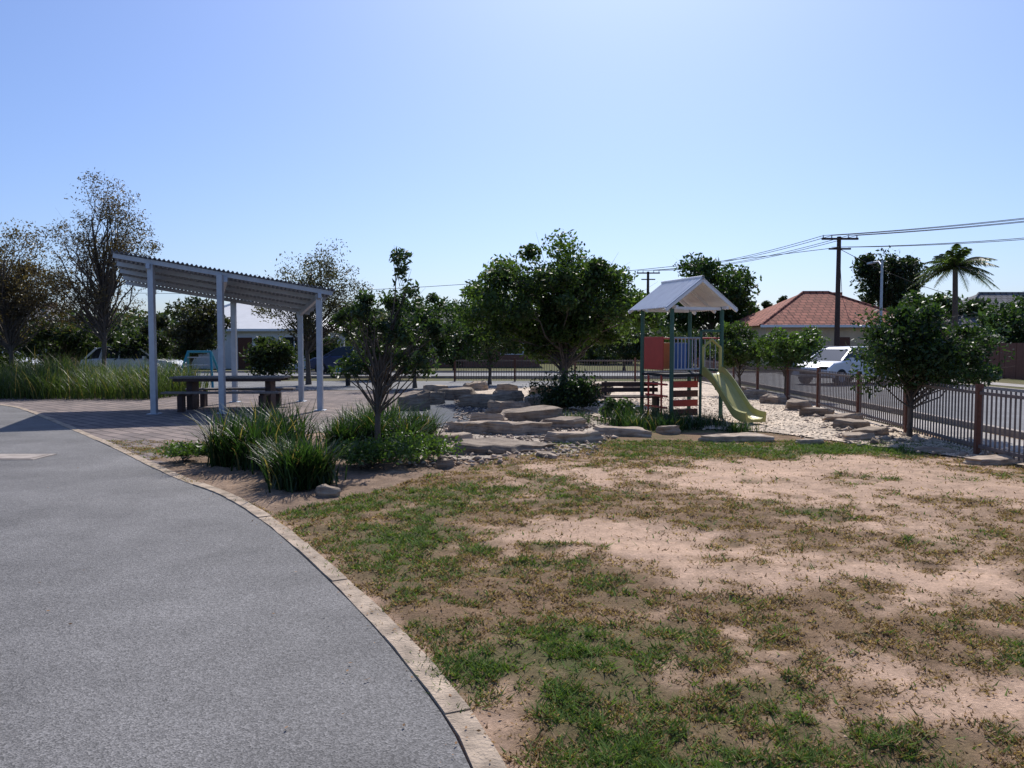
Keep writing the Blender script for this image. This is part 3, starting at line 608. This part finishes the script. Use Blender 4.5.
# ------------------------------------------------------------ houses
def house(name,loc,rot,w,d,h,rh,wall,roof,hip=.9):
    e=empty(name,loc,rot);mb=MB();mb.box((0,0,h/2),(w,d,h),wall);mb.obj('walls',e)
    o=.55;W=w/2+o;D=d/2+o;rl=max(0,W-D*hip);mb=MB();z0=h-.05
    V=[(-W,-D,z0),(W,-D,z0),(W,D,z0),(-W,D,z0),(-rl,0,z0+rh),(rl,0,z0+rh)]
    mb.add(V,[(0,1,5,4),(1,2,5),(2,3,4,5),(3,0,4),(0,3,2,1)],roof)
    mb.obj('roof',e)
    mb=MB();mb.tube([(-W,-D,z0),(-rl,0,z0+rh+.02)],[.09]*2,roof);mb.tube([(W,-D,z0),(rl,0,z0+rh+.02)],[.09]*2,roof);mb.tube([(-rl,0,z0+rh+.03),(rl,0,z0+rh+.03)],[.1]*2,roof)
    mb.obj('ridge_caps',e)
    mb=MB();mb.beam((-W,-D-.04,z0-.05),(W,-D-.04,z0-.05),.1,.16,M_white);mb.obj('gutter',e)
    mb=MB();n=int(w/3.2)
    for k in range(n):
        xx=-w/2+w*(k+.5)/n
        if k==n//2:mb.box((xx,-d/2-.02,1.05),(.95,.06,2.1),M_rust)
        else:
            mb.box((xx,-d/2-.015,1.55),(1.7,.05,1.3),M_white);mb.box((xx-.4,-d/2-.03,1.55),(.72,.06,1.15),M_glass);mb.box((xx+.4,-d/2-.03,1.55),(.72,.06,1.15),M_glass)
    mb.obj('windows_and_door',e)
    mb=MB();mb.box((w*.2,d*.15,h+rh*.75),(.7,.6,1.3),M_brick);mb.obj('chimney',e)
    return e
house('brick_house',(21.2,54,0),.0,9.8,9,2.9,2.4,M_cream,M_terra)
house('brick_house',(37,58,0),.0,12,9,2.9,2.6,M_cream,M_greyroof)
M_pale=simple('pale_roof_metal',(.80,.78,.74),.5,0,.05,2,0)
house('brick_house',(-18.0,56,0),0,10,8,2.7,2.2,M_white,M_pale)
house('brick_house',(-38,58,0),0,13,9,2.7,2.0,M_brick,M_greyroof)
house('brick_house',(-4,60,0),0,12,9,2.5,1.8,M_brick,M_greyroof)
# ------------------------------------------------------------ cars
def car(name,loc,rot,paint):
    e=empty(name,loc,rot);M=simple(name+'_paint',paint,.25,.1,.02,3,0)
    prof=[(-2.1,.35),(-2.15,.65),(-2.05,.92),(-1.35,.98),(1.0,.98),(1.75,.88),(2.1,.68),(2.15,.38),(1.75,.28),(-1.8,.28)]
    mb=MB();n=len(prof);V=[]
    for yy,sc in((-.88,.97),(-.82,1),(.82,1),(.88,.97)):
        for a,b_ in prof:V.append((a*sc,yy,b_ if sc==1 else .62+(b_-.62)*.9))
    F=[(j*n+i,j*n+(i+1)%n,(j+1)*n+(i+1)%n,(j+1)*n+i) for j in range(3) for i in range(n)]+[list(range(n))[::-1],[3*n+i for i in range(n)]]
    mb.add(V,F,M);mb.obj('body',e,bevel=.03,smooth=False)
    g=[(-1.85,.97),(-1.45,1.42),(-.9,1.5),(.2,1.47),(.55,1.38),(1.2,.97)]
    mb=MB();m=len(g);V=[(a,-.78+(b_-.97)*.3,b_) for a,b_ in g]+[(a,.78-(b_-.97)*.3,b_) for a,b_ in g]
    mb.add(V,[(i,i+1,m+i+1,m+i) for i in range(m-1)]+[list(range(m))[::-1],[m+i for i in range(m)]],M_glass);mb.obj('windows',e)
    mb=MB()
    mb.add([(-1.48,-.64,1.435),(.52,-.64,1.405),(.52,.64,1.405),(-1.48,.64,1.435),(-.9,-.6,1.525),(.2,-.6,1.495),(.2,.6,1.495),(-.9,.6,1.525)],[(0,1,5,4),(1,2,6,5),(2,3,7,6),(3,0,4,7),(4,5,6,7)],M)
    for s in(-1,1):
        mb.beam((1.22,s*.79,.97),(.5,s*.65,1.42),.06,.05,M);mb.beam((-1.88,s*.79,.97),(-1.42,s*.65,1.44),.1,.08,M)
        mb.beam((-.35,s*.795,.97),(-.35,s*.645,1.47),.05,.08,M);mb.beam((-1.2,s*.795,.97),(-1.1,s*.65,1.47),.05,.1,M)
        mb.box((.85,s*.95,1.02),(.12,.16,.12),M)
    mb.obj('roof_and_pillars',e)
    mb=MB()
    for a in(-1.3,1.35):
        for s in(-1,1):
            mb.tube([(a,s*.70,.32),(a,s*.90,.32)],[.32,.32],M_black,20);mb.tube([(a,s*.895,.32),(a,s*.915,.32)],[.2,.19],M_galv,12)
            c=[(a+.2*math.cos(k*.5236),s*.912,.32+.2*math.sin(k*.5236)) for k in range(12)];mb.add(c,[list(range(12))],M_galv)
            c=[(a+.32*math.cos(k*.314),s*.90,.32+.32*math.sin(k*.314)) for k in range(20)];mb.add(c,[list(range(20))],M_black)
    mb.obj('wheels',e)
    mb=MB()
    for s in(-1,1):mb.box((2.06,s*.62,.68),(.1,.36,.13),M_glass);mb.box((-2.1,s*.68,.78),(.08,.24,.2),M_red)
    mb.box((2.13,0,.5),(.06,.9,.16),M_black);mb.obj('lights_and_grille',e)
car('parked_car',(13.6,31.5,.02),math.radians(-150),(.75,.76,.78))
car('parked_car',(16.8,42.3,.02),math.radians(180),(.2,.21,.23))
car('parked_car',(-17.2,35.2,.02),0,(.7,.72,.75))
car('parked_car',(-26,38.5,.02),0,(.5,.5,.52))
car('parked_car',(-9,42.5,.02),math.radians(180),(.05,.07,.14))
# ------------------------------------------------------------ power poles
def pole(name,loc,h,arm=1.1,m=M_dktimber):
    e=empty(name,loc);mb=MB();mb.tube([(0,0,0),(0,0,h)],[.17,.12],m,10);mb.obj('pole',e)
    mb=MB();mb.box((0,-.14,h-.15),(arm*2,.1,.12),m);mb.box((0,-.14,h-.75),(arm*1.2,.1,.1),m);mb.obj('crossarms',e)
    mb=MB()
    for k in(-1,-.5,.5,1):mb.tube([(k*arm*.92,-.14,h-.09),(k*arm*.92,-.14,h+.08)],[.045,.03],M_white)
    mb.obj('insulators',e)
pole('power_pole',(19.8,47,0),8.15);pole('power_pole',(13,74,0),8.6)
pole('power_pole',(38,30,0),8.8)
mb=MB()
def wire(a,b_,sag):
    P=[Vector(a).lerp(Vector(b_),t/16)-Vector((0,0,sag*4*(t/16)*(1-t/16))) for t in range(17)];mb.tube(P,[.018]*17,M_black,5)
for k in(-1,-.5,.5,1):
    wire((19.8+k,46.86,8.2),(38+k,29.9,8.9),.4);wire((19.8+k,46.86,8.2),(13+k,73.9,8.7),.5);
for k in(-.5,.5):wire((19.8+k,46.86,7.5),(38+k,29.9,8.0),.6)
wire((19.8,46.86,7.5),(-40,70,6.5),1.2)
wire((19.8,46.9,7.4),(24,56,4.2),.3);wire((19.8,46.9,7.4),(34,54,4.4),.5)
mb.obj('power_lines')
e=empty('street_light',(20.2,42.3,0));mb=MB();mb.tube([(0,0,0),(0,0,6.2)],[.09,.06],M_galv);mb.tube([(0,0,5.9),(.05,.5,6.2),(.1,1.3,6.25)],[.05,.04,.04],M_galv);mb.box((.1,1.5,6.23),(.22,.6,.1),M_galv);mb.obj('column_and_lamp',e)
r=random.Random(5);mb=MB();V=[];
mb.tube([(0,0,0),(.1,0,3),(0,0,6.6)],[.22,.17,.15],M_bark,10)
LV=[];LF=[];LC=[]
for i in range(32):
    az=i*2.4;el=r.uniform(-.25,1.35);Lf=r.uniform(2.2,3.1);P=[];
    for k in range(9):
        t=k/8;P.append(Vector((math.cos(az)*math.cos(el)*Lf*t,math.sin(az)*math.cos(el)*Lf*t,6.6+math.sin(el)*Lf*t-1.35*t*t*Lf*.36)))
    mb.tube(P,[.035*(1-.8*k/8) for k in range(9)],M_bark,5)
    for k in range(1,44):
        f=k/44*8;j=min(int(f),7);q=P[j].lerp(P[j+1],f-j);tt=(P[j+1]-P[j]).normalized();sd=tt.cross(Vector((0,0,1))).normalized()
        for s in(-1,1):
            l=.62*math.sin(math.pi*(.12+.85*k/44))*r.uniform(.7,1.1);tip=q+sd*s*l*.7+tt*l*.4-Vector((0,0,l*r.uniform(.3,.7)))
            o_=len(LV);LV+= [q-tt*.025,q+tt*.025,(q+tip)/2+tt*.025+Vector((0,0,.03)),tip];LF.append((o_,o_+1,o_+2,o_+3));v=r.uniform(.7,1.3);LC+=[(.06*v,.09*v,.03*v)]*4
pe_=empty('palm_tree',(28.6,50,0));o1=mb.obj('trunk_and_stalks',pe_);o2=npmesh('fronds',[tuple(v) for v in LV],LF,[M_leaf],np.array(LC));o2.parent=pe_
# ------------------------------------------------------------ light, sky, camera
EL=math.radians(47);AZ=math.radians(9)
sd=Vector((math.sin(AZ)*math.cos(EL),math.cos(AZ)*math.cos(EL),math.sin(EL)))
l=bpy.data.lights.new('sun','SUN');l.energy=5;l.angle=math.radians(.5);l.color=(1,.95,.88);lo=bpy.data.objects.new('sun',l);COL.objects.link(lo);lo.rotation_euler=sd.to_track_quat('Z','Y').to_euler()
w=bpy.data.worlds.new('World');scene.world=w;w.use_nodes=True;nt=w.node_tree;bg=nt.nodes['Background'];sk=nt.nodes.new('ShaderNodeTexSky');sk.sky_type='NISHITA';sk.sun_disc=False
sk.sun_elevation=EL;sk.sun_rotation=AZ;sk.air_density=1.0;sk.dust_density=1.3;sk.ozone_density=3
mx=nt.nodes.new('ShaderNodeMix');mx.data_type='RGBA';mx.blend_type='MULTIPLY';mx.inputs['Factor'].default_value=1;mx.inputs['B'].default_value=(.86,.98,1.28,1)
nt.links.new(sk.outputs[0],mx.inputs['A']);nt.links.new(mx.outputs['Result'],bg.inputs['Color']);bg.inputs['Strength'].default_value=.108
cam=bpy.data.cameras.new('camera');co=bpy.data.objects.new('camera',cam);COL.objects.link(co);co.location=(0,0,1.6);co.rotation_euler=(math.radians(90-2.9),0,0)
cam.sensor_width=36;cam.lens=27.07;cam.clip_end=4000;cam.clip_start=.05;scene.camera=co
scene.view_settings.view_transform='Standard';scene.view_settings.look='None';scene.view_settings.exposure=0
